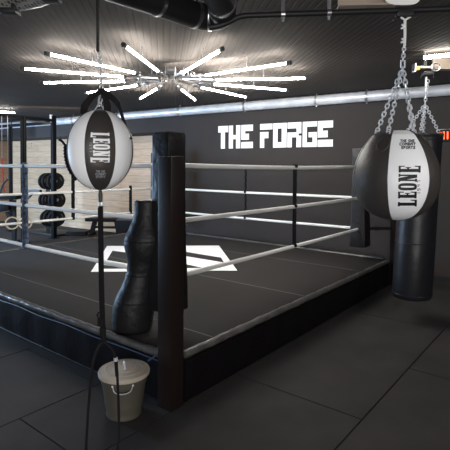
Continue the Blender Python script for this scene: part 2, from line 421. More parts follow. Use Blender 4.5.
# ------------------------------------------------------------------ grappling dummy leaning in the near corner
def dummy():
    base = ringw(-.155, .315, PZ)
    o = root('grappling_dummy', base, 'black vinyl grappling dummy standing on the ring apron beside the near post', 'training dummy')
    # (centre px, y px, half width px)
    tab = [(132.5, 331, 17.5), (132.3, 327, 19.6), (132.5, 320, 20.6), (133.3, 312, 21), (134.5, 304, 21), (136, 296, 20), (138, 288, 17.6), (140, 279, 15.6), (142, 271, 15), (144, 262, 16.6), (145.5, 252, 20), (146.3, 243, 22.3), (146.8, 237, 22), (147.2, 230, 19), (147.6, 221, 15.6), (148, 213, 14), (148.2, 206, 13.8), (148.3, 201.5, 13.6), (148.3, 200, 12)]
    g = G(); rs = []
    Y0 = base.y
    for i, (px, py, hw) in enumerate(tab):
        t = i / (len(tab) - 1); y = Y0 - .02 * t
        c = at_y(px, py, y); w = hw / F * y
        if i == 0: c.z = PZ + .002
        dp = w * (.86 if i < 6 else .80)
        ring = []
        for k in range(36):
            a = 2 * PI * k / 36
            ring.append(c + Vector((w * math.cos(a), dp * math.sin(a), 0)))
        rs.append(ring)
    # refine between rings
    fine = []
    for i in range(len(rs) - 1):
        for k in range(4):
            t = k / 4; fine.append([a.lerp(b, t) for a, b in zip(rs[i], rs[i + 1])])
    fine.append(rs[-1])
    g.rings(fine); body = g.build('body', M['dummy'], o, angle=60)
    for py, dz in ((204.5, 0), (274, 0), (300, 0), (240, 0)):
        px = interp([(t[1], t[0]) for t in sorted(tab, key=lambda t: t[1])], py); hw = interp([(t[1], t[2]) for t in sorted(tab, key=lambda t: t[1])], py)
        c = at_y(px, py, Y0 - .01); w = hw / F * Y0 * 1.0
        g = G(); g.tube([c + Vector((w * math.cos(2 * PI * k / 40), w * .83 * math.sin(2 * PI * k / 40), 0)) for k in range(40)], .004, 6, True); g.build('seam', M['dummy'], body)
    g = G()
    for k in range(9):
        y0 = 288 + k * 3.6; hw = interp([(t[1], t[2]) for t in sorted(tab, key=lambda t: t[1])], y0); px = interp([(t[1], t[0]) for t in sorted(tab, key=lambda t: t[1])], y0)
        c = at_y(px, y0, Y0); w = hw / F * Y0
        a0, a1 = -.35, -.12
        pt = lambda a, dz: c + Vector((w * 1.01 * math.cos(a), w * .86 * math.sin(a), dz))
        g.tube([pt(a0, 0), pt(a1, .012), pt(a0, .024)], .004, 5)
    g.build('lacing', M['steel'], o, 'grey lacing down the back seam')
    g = G(); c = at_y(148.3, 199.7, Y0 - .02); w = 10.6 / F * Y0
    g.lathe([(.001, .0), (w * .9, 0), (w, -.004)], c, 28); lid = g.build('crown', M['leather'], o, 'flat brownish top cap')
dummy()

# ------------------------------------------------------------------ lettering
def R(x0, y0, x1, y1): return [(x0, y0), (x1, y0), (x1, y1), (x0, y1)]
def ringpoly(w, h0, h1, t, k=10):
    def sup(cx, cy, a, b, n):
        return [(cx + a * math.copysign(abs(math.cos(2 * PI * i / n)) ** .62, math.cos(2 * PI * i / n)), cy + b * math.copysign(abs(math.sin(2 * PI * i / n)) ** .62, math.sin(2 * PI * i / n))) for i in range(n)]
    n = 4 * k; A = sup(w / 2, (h0 + h1) / 2, w / 2, (h1 - h0) / 2, n); B = sup(w / 2, (h0 + h1) / 2, w / 2 - t, (h1 - h0) / 2 - t * .62, n)
    return [[A[i], A[(i + 1) % n], B[(i + 1) % n], B[i]] for i in range(n)]
DR = -.17
def glyph(ch, drop=0.0):
    y = drop
    if ch == 'L': return .52, [R(0, .9, .34, 1), R(.05, y, .29, .95), R(0, y, .52, y + .12), [(.40, y), (.52, y), (.52, y + .34), (.45, y + .34)]]
    if ch == 'E': return .52, [R(0, .89, .52, 1), R(.04, y, .28, 1), R(0, y, .52, y + .12), R(.2, .44, .42, .55), R(.36, .35, .42, .64), [(.44, .9), (.45, .68), (.52, .68), (.52, 1)], [(.42, y), (.52, y), (.52, y + .32), (.45, y + .32)]]
    if ch == 'O': return .56, ringpoly(.56, 0, 1, .21)
    if ch == 'N': return .62, [R(0, .9, .28, 1), R(.06, 0, .18, 1), R(0, 0, .24, .1), [(.06, 1), (.30, 1), (.56, 0), (.32, 0)], R(.44, 0, .56, 1), R(.38, .9, .62, 1)]
SEG = {'1': 'bc', '9': 'abcdfg', '4': 'bcfg', '7': 'abc', '0': 'abcdef'}
def digit(ch, w=.5, t=.13):
    S = {'a': R(0, 1 - t, w, 1), 'b': R(w - t, .5, w, 1), 'c': R(w - t, 0, w, .5), 'd': R(0, 0, w, t), 'e': R(0, 0, t, .5), 'f': R(0, .5, t, 1), 'g': R(0, .5 - t / 2, w, .5 + t / 2)}
    return w, [S[k] for k in SEG[ch]]
F5 = {'T': '11111 00100 00100 00100 00100', 'H': '10001 10001 11111 10001 10001', 'E': '11111 10000 11110 10000 11111', 'O': '01110 10001 10001 10001 01110', 'N': '10001 11001 10101 10011 10001', 'C': '01111 10000 10000 10000 01111',
      'M': '10001 11011 10101 10001 10001', 'B': '11110 10001 11110 10001 11110', 'A': '01110 10001 11111 10001 10001', 'S': '01111 10000 01110 00001 11110', 'P': '11110 10001 11110 10000 10000', 'R': '11110 10001 11110 10010 10001'}
def tiny(word, bold=False):
    out = []; x = 0
    for ch in word:
        if ch == ' ': x += .7; continue
        for r, row in enumerate(F5[ch].split()):
            k = 0
            while k < 5:
                if row[k] == '1':
                    e = k
                    while e < 5 and row[e] == '1': e += 1
                    q = .05 if bold else 0
                    out.append(R(x + k * .16 - q, .8 - r * .2 - q, x + e * .16 + q, 1 - r * .2 + q)); k = e
                else: k += 1
        x += 1.0
    return x - .2, out
def lay(polys, fn, g, sub=.02, sz=1.0):
    """map 2D polygons through fn(u, v) -> 3D, cutting long rectangles so they follow the curve"""
    for P in polys:
        if len(P) == 4:
            n = 6
            a, b, c_, d = [Vector((*p, 0)) for p in P]
            V = [[g.b.verts.new(fn(*((a.lerp(b, i / n)).lerp(d.lerp(c_, i / n), j / n)).xy)) for i in range(n + 1)] for j in range(n + 1)]
            for j in range(n):
                for i in range(n):
                    try: g.b.faces.new((V[j][i], V[j][i + 1], V[j + 1][i + 1], V[j + 1][i]))
                    except ValueError: pass
def leone(fn, g, gap=.10, dl=DR, de=DR):
    """LEONE along u from 0, letter height 1 along v; returns the length"""
    u = 0
    for ch, dr in (('L', dl), ('E', 0), ('O', 0), ('N', 0), ('E', de)):
        w, P = glyph(ch, dr)
        lay(P, lambda x, y, u=u: fn(u + x, y), g); u += w + gap
    return u - gap

# ------------------------------------------------------------------ double end ball (front left)
def double_end_ball():
    Y = 2.1; top = at_y(100.0, 109.5, Y); bot = at_y(101.0, 190.5, Y); c = (top + bot) / 2
    o = root('double_end_ball', (c.x, c.y, 0), 'black and white double end boxing ball on a hanging strap, floor cords below', 'punching ball')
    H = (top.z - bot.z) / 2; RR = 32.2 / F * Y
    def rad(t):   # t -1..1
        return RR * max(0, 1 - abs(t) ** 2.25) ** .56
    face = math.atan2(-c.y, -c.x) - .015    # towards the camera
    ts = [-1 + 2 * k / 40 for k in range(41)]
    prof = [(max(.004, rad(t)), c.z + H * t) for t in ts]
    ax = Vector((c.x, c.y, 0))
    wd = [.43 * 2, PI / 2 * 1.0 - .43 * 2 + .43 * 0]
    half = .435; span = .80
    # black front panel, white side panels, then black, white ... round the ball
    edges = [-half, half, half + span, half + span + .62, half + span + .62 + .86, 2 * PI - half - span - .62, 2 * PI - half - span, 2 * PI - half]
    cols = ['b', 'w', 'b', 'w', 'b', 'b', 'w']
    for i in range(7):
        a0, a1 = face + edges[i], face + edges[i + 1]
        g = G(); g.lathe(prof, ax, 12, a0, a1)
        g.build('panel', M['white'] if cols[i] == 'w' else M['leather'], o, ('white' if cols[i] == 'w' else 'black') + ' leather panel', angle=60)
    g = G()
    for e in edges[:-1]:
        g.tube([ax + Vector(((r + .0005) * math.cos(face + e), (r + .0005) * math.sin(face + e), z)) for r, z in prof[1:-1]], .0022, 5)
    g.build('welt', M['leather'], o)
    def surf(phi, z, off=.0022):
        t = (z - c.z) / H; r = rad(t) + off
        return ax + Vector((r * math.cos(phi), r * math.sin(phi), z))
    zpx = lambda py: at_y(100, py, Y).z
    # LEONE reads downwards, letter tops to the right
    hgt = 15.0 / F * Y; L0 = 0.52 * 2 + .52 + .56 + .62 + .1 * 4; us = (zpx(134.6) - zpx(162.6)) / L0
    x0 = (93.9 - 100) / F * Y
    def fn(u, v):
        z = zpx(134.6) - u * us; x = x0 + v * hgt
        return surf(face + math.asin(max(-.99, min(.99, x / RR))), z)
    g = G(); leone(fn, g); g.build('lettering', M['inkw'], o, 'white LEONE lettering')
    g = G(); hh = 2.6 / F * Y; u = 0
    for ch in '1947':
        w, P = digit(ch)
        def f2(a, b, u=u):
            z = zpx(143.5) - (u + a) * hh * 1.05; x = (90.6 - 100) / F * Y + b * hh
            return surf(face + math.asin(x / RR), z)
        lay(P, f2, g); u += .95
    g.build('year_print', M['inkg'], o, 'small pale 1947'); g = G()
    for row, (wd_, py, wpx) in enumerate((('THE ONE', 172.2, 9), ('COMBAT', 174.8, 11.5), ('SPORTS', 177.4, 11))):
        n, P = tiny(wd_); k = wpx / F * Y / n; hh2 = 2.1 / F * Y
        def f3(a, b):
            x = (a - n / 2) * k + .5 / F * Y; return surf(face + math.asin(x / RR), zpx(py) + b * hh2)
        lay(P, f3, g)
    g.build('small_print', M['inkg'], o, 'small pale slogan print')
    # lacing down the left edge
    g = G(); a = face - 1.55
    for k in range(11):
        z = zpx(146 + k * 3.1); t = (z - c.z) / H
        g.tube([surf(a + .12, z, .002), surf(a + .02, z - .010, .007), surf(a - .10, z - .004, .002)], .0072, 6)
    p = surf(a, zpx(146), .006); g.tube([p, p + Vector((-.012, -.004, .018)), p + Vector((-.026, -.006, .026))], .006, 6)
    g.build('lacing', M['strap'], o, 'black lacing down one edge')
    # hanging gear
    P = lambda x, y, d=0: at_y(x, y, Y + d)
    g = G(); cl = P(98, 52); g.bar(cl, Vector((cl.x, cl.y, CEIL)), .020, .007); g.bar(cl + Vector((0, -.006, 0)), Vector((cl.x, cl.y - .006, 2.3)), .024, .006)
    g.build('hanging_strap', M['strapg'], o)
    g = G(); g.lathe([(.03, CEIL - .012), (.03, CEIL)], (cl.x, cl.y, 0), 16); g.build('ceiling_anchor', M['steel'], o)
    g = G(); chain(g, P(99.5, 53), P(101.5, 89), .026, .0032, .008); g.build('chain', M['chrome'], o)
    g = G()
    g.tube([P(x, y) for x, y in ((101.5, 89), (100, 95), (98.5, 102), (99, 106.5))], .004, 6)
    g.tube([P(x, y) for x, y in ((101.5, 92), (103.2, 96), (102, 101), (100, 103), (98.4, 100), (100, 94))], .0035, 6)
    g.tube([P(x, y) for x, y in ((100, 102), (95.5, 109), (94, 112))], .003, 6); g.tube([P(x, y) for x, y in ((100, 102), (103, 108), (105, 111))], .003, 6)
    g.build('carabiner', M['chrome'], o)
    g = G(); g.lathe([(.004, -.012), (.014, -.008), (.016, 0), (.012, .01), (.004, .013)], P(102, 91), 12); g.build('strap_knot', M['strapg'], o)
    for path in (((102, 91), (92, 97), (85, 106), (84, 114)), ((102, 92), (105.5, 99), (107.5, 107), (107, 112)), ((102, 91), (110, 96), (117, 103), (121, 112), (125.5, 127), (130.5, 139))):
        pts = smooth_path([P(x, y, -.03 if i == 0 else -.02 * (i < 3)) for i, (x, y) in enumerate(path)], 6)
        w = [.010 + .006 * min(1, i / 12) if len(path) == 4 else (.012 if i < 14 else .007) for i in range(len(pts))]
        g = G(); g.ribbon(pts, w, .003, (.25, -1, .35)); g.build('carry_strap', M['strapg'], o)
    g = G(); g.lathe([(.004, -.006), (.012, 0), (.004, .006)], P(130.4, 138.5, -.02), 10); g.build('strap_tip', M['strap'], o)
    # below
    g = G(); g.tube([P(100.3, 189), P(100.4, 195), P(100.5, 202)], [.006, .011, .009], 8); g.build('lower_neck', M['leather'], o)
    g = G(); g.torus(P(100.5, 203.5), .010, .003, (0, 1, 0), sy=1.3); g.tube([P(98.6, 202), P(98.4, 208)], .003, 6); g.tube([P(102.2, 202), P(102, 208)], .003, 6); g.build('swivel_clip', M['chrome'], o)
    g = G(); g.tube(smooth_path([P(100.4, 206), P(100.8, 240), P(101.6, 290), P(103, 330), P(103.8, 342)], 6), .0125, 8, flat=.4)
    st = g.build('lower_strap', M['strap'], o)
    g = G(); g.box(-.017, .017, -.012, .006, -.02, .02, .004, lambda x, y, z: P(101.6, 321) + Vector((x, y, z))); g.box(-.014, .014, -.012, .006, -.018, .018, .004, lambda x, y, z: P(103, 331) + Vector((x, y, z)))
    g.tube([P(99, 312), P(97.2, 315), P(99, 319)], .004, 6); g.build('buckle', M['strap'], st)
    def cord(pts, end):
        q = smooth_path([P(*p) for p in pts] + [end], 8)
        g = G(); g.tube(q, .0062, 8); return g.build('floor_cord', M['strapg'], o)
    k = c.x; cord([(104, 342), (98.5, 348), (94.5, 358), (91.5, 374), (89, 400), (87, 430), (86, 452)], Vector((P(85.6, 460).x, Y, .012)))
    cd2 = cord([(104, 342), (110, 347), (114, 353), (116, 362), (117.5, 380), (118.6, 410), (118.8, 436), (117, 452)], Vector((P(114, 460).x, Y, .012)))
    g = G(); g.tube([P(115.9, 361), P(117, 376)], .0085, 8); g.build('cord_sleeve', M['strap'], cd2)
    g = G(); g.tube([P(115.6, 357.6), P(115.9, 361)], .0095, 10); g.build('cord_ferrule', M['chrome'], cd2)
    for x in (P(85.6, 460).x, P(114, 460).x):
        g = G(); g.lathe([(.03, .0), (.03, .008), (.012, .02), (.004, .022)], (x, Y, 0), 16); g.build('floor_anchor', M['blackm'], o)
double_end_ball()

# ------------------------------------------------------------------ wrecking ball bag (right)
def teardrop():
    Y = 2.85; c = at_y(395.6, 175.5, Y)
    o = root('teardrop_bag', (c.x, c.y, 0), 'big round black and white punching bag hanging on chains from the ceiling pipe', 'punching bag')
    z = lambda py: at_y(398, py, Y).z
    R_ = lambda px: px / F * Y * .945
    tab = [(219.8, 2), (218.6, 12), (215.5, 21.5), (210, 30), (203, 36.3), (195, 40.6), (186, 43.2), (177, 43.8), (168, 42.6), (159, 39.8), (150, 35.4), (142, 30), (136, 25), (133.6, 21), (132, 18), (131.3, 14), (131.1, 2)]
    prof0 = [(R_(r), z(y)) for y, r in tab]
    pv = smooth_path([Vector((r, zz, 0)) for r, zz in prof0], 4); prof = [(max(.002, p.x), p.y) for p in pv]
    ax = Vector((c.x, c.y, 0)); face = math.atan2(-c.y, -c.x)
    zr = sorted((zz, r) for r, zz in prof)
    def hit(px, py, off=.0025):
        d = ray(px, py); zz = z(py)
        for _ in range(8):
            r = interp(zr, zz) + off
            A = d.x ** 2 + d.y ** 2; B = d.x * ax.x + d.y * ax.y; C_ = ax.x ** 2 + ax.y ** 2 - r * r
            k = (B - math.sqrt(max(0, B * B - A * C_))) / A; zz = .5 * zz + .5 * (EYE + d.z * k)
        return Vector((d.x * k, d.y * k, EYE + d.z * k))
    ang = lambda p: math.atan2(p.y - ax.y, p.x - ax.x) - face
    e0 = ang(hit(387.2, 182)); span = ang(hit(430, 178)) - e0
    edges = [e0, e0 + span]
    rest = (2 * PI - span) / 5
    for k in range(5): edges.append(edges[-1] + rest)
    for i in range(6):
        g = G(); g.lathe(prof, ax, 14, face + edges[i], face + edges[i + 1])
        w = i in (0, 3)
        g.build('panel', M['white'] if w else M['leather'], o, ('white' if w else 'black') + ' leather panel', angle=60)
    g = G()
    for e in edges[:-1]:
        g.tube([ax + Vector(((r + .0005) * math.cos(face + e), (r + .0005) * math.sin(face + e), zz)) for r, zz in prof[2:-2]], .003, 5)
    g.build('welt', M['leather'], o)
    def surf(phi, zz, off=.0025):
        r = interp(zr, zz) + off; return ax + Vector((r * math.cos(phi), r * math.sin(phi), zz))
    atpx = hit
    L0 = .52 * 2 + .52 + .56 + .62 + .4
    def fn(u, v):
        t = u / L0; py = 206.4 - t * 40.6; px = 416.4 + t * 1.0 - v * 18.6
        return atpx(px, py)
    g = G(); leone(fn, g, dl=-.02, de=-.18); g.build('lettering', M['ink'], o, 'black LEONE lettering')
    g = G(); u = 0
    for ch in '1947':
        w, P = digit(ch)
        lay(P, lambda a, b, u=u: atpx(420.3 - b * 3.0, 194.6 - (u + a) * 2.5 * 1.6, .0025), g); u += 1.0
    g.build('year_print', M['ink'], o, 'small black 1947'); g = G()
    for wd_, py, wpx, cx in (('THE ONE', 142.2, 14, 407.4), ('COMBAT', 145.4, 16, 407.6), ('SPORTS', 148.9, 14, 408.2)):
        n, P = tiny(wd_, True); k = wpx / n
        lay(P, lambda a, b: atpx(cx + (a - n / 2) * k, py - b * 2.7), g)
    g.build('small_print', M['ink'], o, 'small black slogan print')
    # chain loops, chains, link, cord
    apex = at_y(402.8, 64, Y)
    att = [(-.085, -.10), (-.115, .02), (.075, -.085), (.115, .03)]
    ends = []
    for dx, dy in att:
        r = math.hypot(dx, dy); phi = math.atan2(dy, dx)
        zz = z(133.2)
        p = ax + Vector((dx, dy, zz)); ends.append(p)
    for p in ends:
        g = G(); chain(g, apex - Vector((0, 0, .02)), p + Vector((0, 0, .006)), .040, .0042, .0105); g.build('chain', M['chrome'], o)
        g = G(); g.torus(p, .016, .004, (1, .3, 0)); g.build('chain_ring', M['chrome'], o)
    for px, py in ((383, 144), (424, 141)):
        g = G(); cc = atpx(px, py, .004); n = (cc - Vector((ax.x, ax.y, z(170)))).normalized()
        a = n.cross(Vector((0, 0, 1))).normalized(); b = a.cross(n)
        pts = [cc + a * math.cos(2 * PI * k / 24) * .036 + b * math.sin(2 * PI * k / 24) * .052 for k in range(24)]
        pp = []
        for q in pts:
            phi = math.atan2(q.y - ax.y, q.x - ax.x); pp.append(surf(phi, min(q.z, z(132.5)), .004))
        g.tube(pp, .0045, 6, True); ct = surf(math.atan2(cc.y - ax.y, cc.x - ax.x), cc.z, .006)
        v0 = g.b.verts.new(ct); vs = [g.b.verts.new(q) for q in pp]
        for k in range(24): g.b.faces.new((v0, vs[k], vs[(k + 1) % 24]))
        g.build('loop_patch', M['leather'], o)
    g = G(); g.tube([apex + Vector((x, 0, zz)) for x, zz in ((-.012, -.022), (.012, -.022), (.012, .022), (-.012, .022))], .005, 8, True); g.build('quick_link', M['chrome'], o)
    tp = at_y(405, 20, Y)
    g = G(); chain(g, apex + Vector((0, 0, .02)), at_y(404.5, 44, Y), .034, .004, .009); g.build('chain', M['chrome'], o)
    g = G(); g.tube([at_y(404.6, 46, Y), at_y(405, 34, Y), tp], .0085, 8)
    for py in (27, 41): g.tube([at_y(404.8, py, Y), at_y(401.5, py + 1.4, Y - .01)], .007, 6); g.tube([at_y(404.8, py, Y), at_y(402, py - 2.4, Y - .01)], .006, 6)
    g.tube([at_y(400.8, 17, Y), tp, at_y(410.5, 16.5, Y)], .007, 6); g.build('white_cord', M['rope'], o, 'white tied cord')
    g = G(); q = at_y(404.5, 13.5, Y); g.box(-.045, .045, -.03, .03, -.022, .016, .006, lambda x, y, zz: q + Vector((x, y, zz)))
    g.bar(at_y(393, 20.5, Y), at_y(400, 19.5, Y), .012, .008); g.bar(at_y(396.5, 14, Y), at_y(396.5, 20, Y), .006, .006); g.torus(at_y(416, 17.5, Y), .010, .003, (0, 1, 0), sx=1.6)
    g.build('beam_clamp', M['blackm'], o)
teardrop()

# ------------------------------------------------------------------ tall heavy bag behind it
def heavy_bag():
    Y = 4.64; tp = at_y(422, 133, Y); bt = at_y(411.6, 297, Y)
    o = root('heavy_bag', (bt.x, Y, 0), 'long black cylinder heavy bag hanging nearest the dark wall, behind the round bag', 'punching bag')
    g = G(); rs = []
    L = [(0, .86), (.004, .95), (.02, 1), (.3, 1.0), (.7, 1.0), (.965, 1), (.985, .97), (.995, .8)]
    for t, e in L:
        c = bt.lerp(tp, t); r = (.190 + .004 * math.sin(t * 9)) * e * (1 - .0 * t)
        rs.append([c + Vector((r * math.cos(2 * PI * k / 40), r * math.sin(2 * PI * k / 40), 0)) for k in range(40)])
    g.rings(rs); body = g.build('body', M['leatherb'], o, angle=60)
    for t in (.03, .34, .66, .955):
        c = bt.lerp(tp, t); g = G(); g.torus(c, .193, .004, (0, 0, 1), 40, 6); g.build('seam', M['leatherb'], body)
    ap = at_y(425, 104, Y); top = at_y(428, 80, Y)
    for k in range(4):
        a = PI / 4 + PI / 2 * k + .3; p = tp + Vector((.155 * math.cos(a), .155 * math.sin(a), .0))
        g = G(); chain(g, ap, p, .042, .0048, .0125); g.build('chain', M['chrome'], o)
        q = tp + Vector((.186 * math.cos(a), .186 * math.sin(a), -.09))
        g = G(); g.tube(smooth_path([p + Vector((0, 0, .01)), q + Vector((.01 * math.cos(a), .01 * math.sin(a), .08)), q], 5), .016, 8, flat=.35); g.build('hanging_strap', M['leather'], o)
    g = G(); chain(g, ap, top, .045, .005, .0125); g.build('chain', M['chrome'], o)
    g = G(); g.bar(at_y(426.2, 77, Y), at_y(425.6, 92, Y), .02, .012); g.build('hanger_hook', M['rope'], o, 'pale hook')
    q = at_y(427.5, 70.5, Y)
    g = G(); fr = lambda x, y, zz: q + Vector((x, y, zz))
    g.box(-.10, .05, -.025, .025, .018, .042, .006, fr); g.build('trolley', M['beige'], o)
    g = G(); g.box(-.05, .05, -.04, .04, -.05, -.015, .006, fr); g.bar(q + Vector((-.05, 0, -.05)), q + Vector((-.07, 0, -.08)), .01, .01); g.bar(q + Vector((.05, 0, -.05)), q + Vector((.065, 0, -.075)), .01, .01); g.build('clamp_block', M['blackm'], o)
    g = G(); g.box(-.143, -.128, -.04, .04, -.02, .065, .004, fr); g.build('end_plate', M['steel'], o)
    g = G(); g.box(-.125, -.085, -.025, .025, .0, .04, .006, fr); g.build('buffer', M['yellow'], o)
    g = G(); g.torus(q + Vector((.06, -.05, .025)), .040, .006, (0.3, 1, 0), 24, 8); g.build('wheel_rim', M['steel'], o)
    g = G(); g.bar(q + Vector((-.03, 0, .045)), Vector((q.x - .03, q.y, CEIL)), .03, .03); g.build('drop_rod', M['blackm'], o)
heavy_bag()

# ------------------------------------------------------------------ bin
def bin_():
    c = at_z(124.2, 412.5, 0); c.z = 0
    o = root('waste_bin', c, 'putty grey round metal bin with lid on floor below the ring corner', 'bin')
    rb, rt_, H = .107, .146, .262
    prof = [(rb * .9, .004), (rb, .0), (rb + .004, .006), (rb + .002, .014)]
    for k in range(1, 14):
        t = k / 14; r = rb + (rt_ - rb) * t
        prof.append((r + (.0025 if k in (3, 4, 11, 12) else 0), .014 + (H - .014) * t))
    prof += [(rt_, H), (rt_ + .005, H + .004), (rt_ - .004, H + .004)]
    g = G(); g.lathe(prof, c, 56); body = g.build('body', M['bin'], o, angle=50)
    lp = [(.150, H - .012), (.158, H - .010), (.160, H + .006), (.156, H + .014), (.148, H + .016), (.144, H + .013), (.118, H + .017), (.114, H + .022), (.110, H + .019), (.075, H + .022), (.071, H + .027), (.067, H + .024), (.03, H + .027), (.002, H + .028)]
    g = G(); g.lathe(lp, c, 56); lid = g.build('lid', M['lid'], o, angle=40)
    g = G(); t = H + .026
    d = Vector((.35, -.94, 0)); P = [c + d * u + Vector((0, 0, t + h)) for u, h in ((-.03, 0), (-.028, .018), (-.012, .030), (.012, .030), (.028, .018), (.03, 0))]
    g.tube(smooth_path(P, 4), .006, 8)
    for u in (-.03, .03): g.lathe([(.009, 0), (.009, .004), (.003, .006)], P[0 if u < 0 else -1], 10)
    g.build('lid_handle', M['chrome'], lid, 'chrome lid handle')
    for sgn, a in ((1, -1.42), (-1, -1.42 + PI)):
        dv = Vector((math.cos(a), math.sin(a), 0)); sv = Vector((-dv.y, dv.x, 0)); zz = .218; r = rb + (rt_ - rb) * zz / H
        P = [c + dv * (r + h) * math.cos(u / r) + sv * r * math.sin(u / r) + Vector((0, 0, zz + k)) for u, h, k in ((-.062, .002, .012), (-.058, .012, .004), (-.044, .020, -.016), (0, .024, -.022), (.044, .020, -.016), (.058, .012, .004), (.062, .002, .012))]
        g = G(); g.tube(smooth_path(P, 4), .0035, 8)
        for e in (P[0], P[-1]): g.lathe([(.006, -.006), (.008, 0), (.006, .006)], e, 10)
        g.build('side_handle', M['chrome'], body, 'chrome drop handle')
bin_()

# ------------------------------------------------------------------ star of fluorescent tubes
def star():
    c = at_z(167, 80.5, 2.56) + Vector((.035, .005, 0)); zt = 2.56
    o = root('star_ceiling_light', (c.x, c.y, CEIL), 'star shaped ceiling light of twelve radiating fluorescent tubes', 'ceiling light')
    ctr = Vector((c.x, c.y, 0))
    for k in range(12):
        a = math.radians(7 + 30 * k); d = Vector((math.sin(a), math.cos(a), 0)); sv = Vector((-d.y, d.x, 0))
        g = G(); g.tube([ctr + d * .55 + Vector((0, 0, zt)), ctr + d * 1.57 + Vector((0, 0, zt))], 0.0125, 12); t = g.build('tube', M['tube'], o)
        g = G()
        for r0, r1 in ((.515, .552), (1.568, 1.612)):
            g = G(); g.tube([ctr + d * r0 + Vector((0, 0, zt)), ctr + d * r1 + Vector((0, 0, zt))], .021, 12); g.build('end_cap', M['tubecap'], t)
        g = G(); g.tube([ctr + d * .16 + Vector((0, 0, zt + .02)), ctr + d * .53 + Vector((0, 0, zt + .005))], .013, 10)
        g.tube([ctr + d * .40 + Vector((0, 0, zt + .012)), ctr + d * .47 + Vector((0, 0, zt + .01))], .021, 10)
        ha = g.build('holder_arm', M['steel'], o)
        for q in (.22, 1.1):
            g = G(); g.tube([ctr + d * q + Vector((0, 0, zt + .012)), ctr + d * q + Vector((0, 0, CEIL + .005))], .0045, 6); g.build('drop_rod', M['steel'], o)
        if k % 6 in (2, 3, 4):
            g = G(); p = ctr + d * (.36) + Vector((0, 0, zt + .03)); g.torus(p, .035, .008, d + Vector((0, 0, .5)), 18, 6); g.build('cable_coil', M['steel'], o)
    g = G()
    for sx in (-1, 1):
        for q in (0, 1): g.tube([ctr + Vector((sx * (.30 + .06 * q), -.16, zt + .032)), ctr + Vector((sx * (.30 + .06 * q), .16, zt + .032))], .011, 8)
    g.build('cross_pipe', M['steel'], o)
    g = G(); g.lathe([(.09, CEIL - .03), (.10, CEIL - .02), (.10, CEIL + .004)], ctr, 24); g.build('ceiling_plate', M['tubecap'], o)
star()
def tube_light(name, a, b, z, label, zc=CEIL):
    pa, pb = at_z(*a, z), at_z(*b, z); d = (pb - pa).normalized(); mid = (pa + pb) / 2
    o = root(name, (mid.x, mid.y, zc), label, 'ceiling light')
    g = G(); g.tube([pa + d * .03, pb - d * .03], .0165, 12); t = g.build('tube', M['tube'], o)
    g = G(); g.tube([pa, pa + d * .035], .021, 12); g.build('end_cap', M['tubecap'], t)
    g = G(); g.tube([pb - d * .035, pb], .021, 12); g.build('end_cap', M['tubecap'], t)
    for k in (.12, .88):
        g = G(); p = pa.lerp(pb, k); g.bar(p + Vector((0, 0, .012)), Vector((p.x, p.y, CEIL + .01)), .02, .012); g.build('bracket', M['steel'], o)
tube_light('tube_light', (-22, 111), (16.5, 112.8), 2.6, 'single fluorescent tube over the weight rack, far from the star')
tube_light('tube_light', (420, 58), (462, 53.6), 2.62, 'single fluorescent tube beside the heavy bag hanger')

# ------------------------------------------------------------------ duct along the back wall
def duct():
    o = root('spiral_duct', wp(-5, 2.59, .11), 'long galvanised spiral air duct along the top of the back wall', 'air duct')
    g = G(); P = []; Rr = []; u = -12.4; k = 0
    while u < 4.5:
        P.append(wp(u, 2.582 + .0035 * (u + 1), .095)); Rr.append(.075 + (.0025 if k % 4 == 0 else 0)); u += .032; k += 1
    g.tube(P, Rr, 18); du = g.build('duct_tube', M['duct'], o)
    off = OFF(o)
    for u in [-11.2, -9.8, -8.4, -7.0, -5.4, -4.0, -2.72, -1.95, -.4]:
        g = G(); g.tube([wp(u, 2.582 + .0035 * (u + 1), .095), wp(u + .035, 2.582 + .0035 * (u + 1), .095)], .082, 18); g.tube([wp(u + .017, 2.50, .105), wp(u + .017, 2.478, .105)], .012, 8); g.tube([wp(u + .017, 2.66, .105), wp(u + .017, CEIL, .105)], .005, 6); g.build('duct_clamp', M['steel'], o)
duct()

# ------------------------------------------------------------------ THE FORGE on the wall
def forge():
    o = root('wall_lettering', wp(-3.5, 1.87, 0), 'white stencil THE FORGE lettering painted on the dark wall', 'wall sign')
    S = {'T': ('#####/.###./.###./.###.', None)}
    z0, z1 = 1.868, 2.268
    def L(name, s0, s1, rects):
        g = G()
        for x0, y0, x1, y1 in rects:
            g.box(s0 + (s1 - s0) * x0, s0 + (s1 - s0) * x1, -.006, .001, z0 + (z1 - z0) * y0, z0 + (z1 - z0) * y1, frame=wf())
        g.build('letter', M['sign'], o, 'white letter ' + name)
    E = [(0, .73, 1, 1), (0, .36, .33, .74), (.32, .36, .66, .62), (0, 0, 1, .27)]
    L('T', -4.588, -4.381, [(0, .72, 1, 1), (.28, 0, .68, .73)])
    L('H', -4.364, -4.13, [(0, 0, .36, 1), (.64, 0, 1, 1), (.35, .40, .65, .58)])
    L('E', -4.108, -3.88, E)
    L('F', -3.74, -3.51, [(0, .76, 1, 1), (0, 0, .34, .66), (.33, .40, .68, .66)])
    L('O', -3.494, -3.25, [(0, 0, .33, 1), (.64, 0, 1, 1), (.32, 0, .65, .22), (.32, .78, .65, 1)])
    L('R', -3.234, -2.994, [(0, .76, 1, 1), (.66, .55, 1, .77), (0, 0, .32, .60), (.31, .40, .80, .60), (.66, 0, 1, .46)])
    L('G', -2.97, -2.731, [(0, 0, .30, 1), (.29, .80, 1, 1), (.29, 0, 1, .18), (.70, .17, 1, .58), (.42, .38, .71, .58)])
    L('E', -2.717, -2.471, E)
forge()

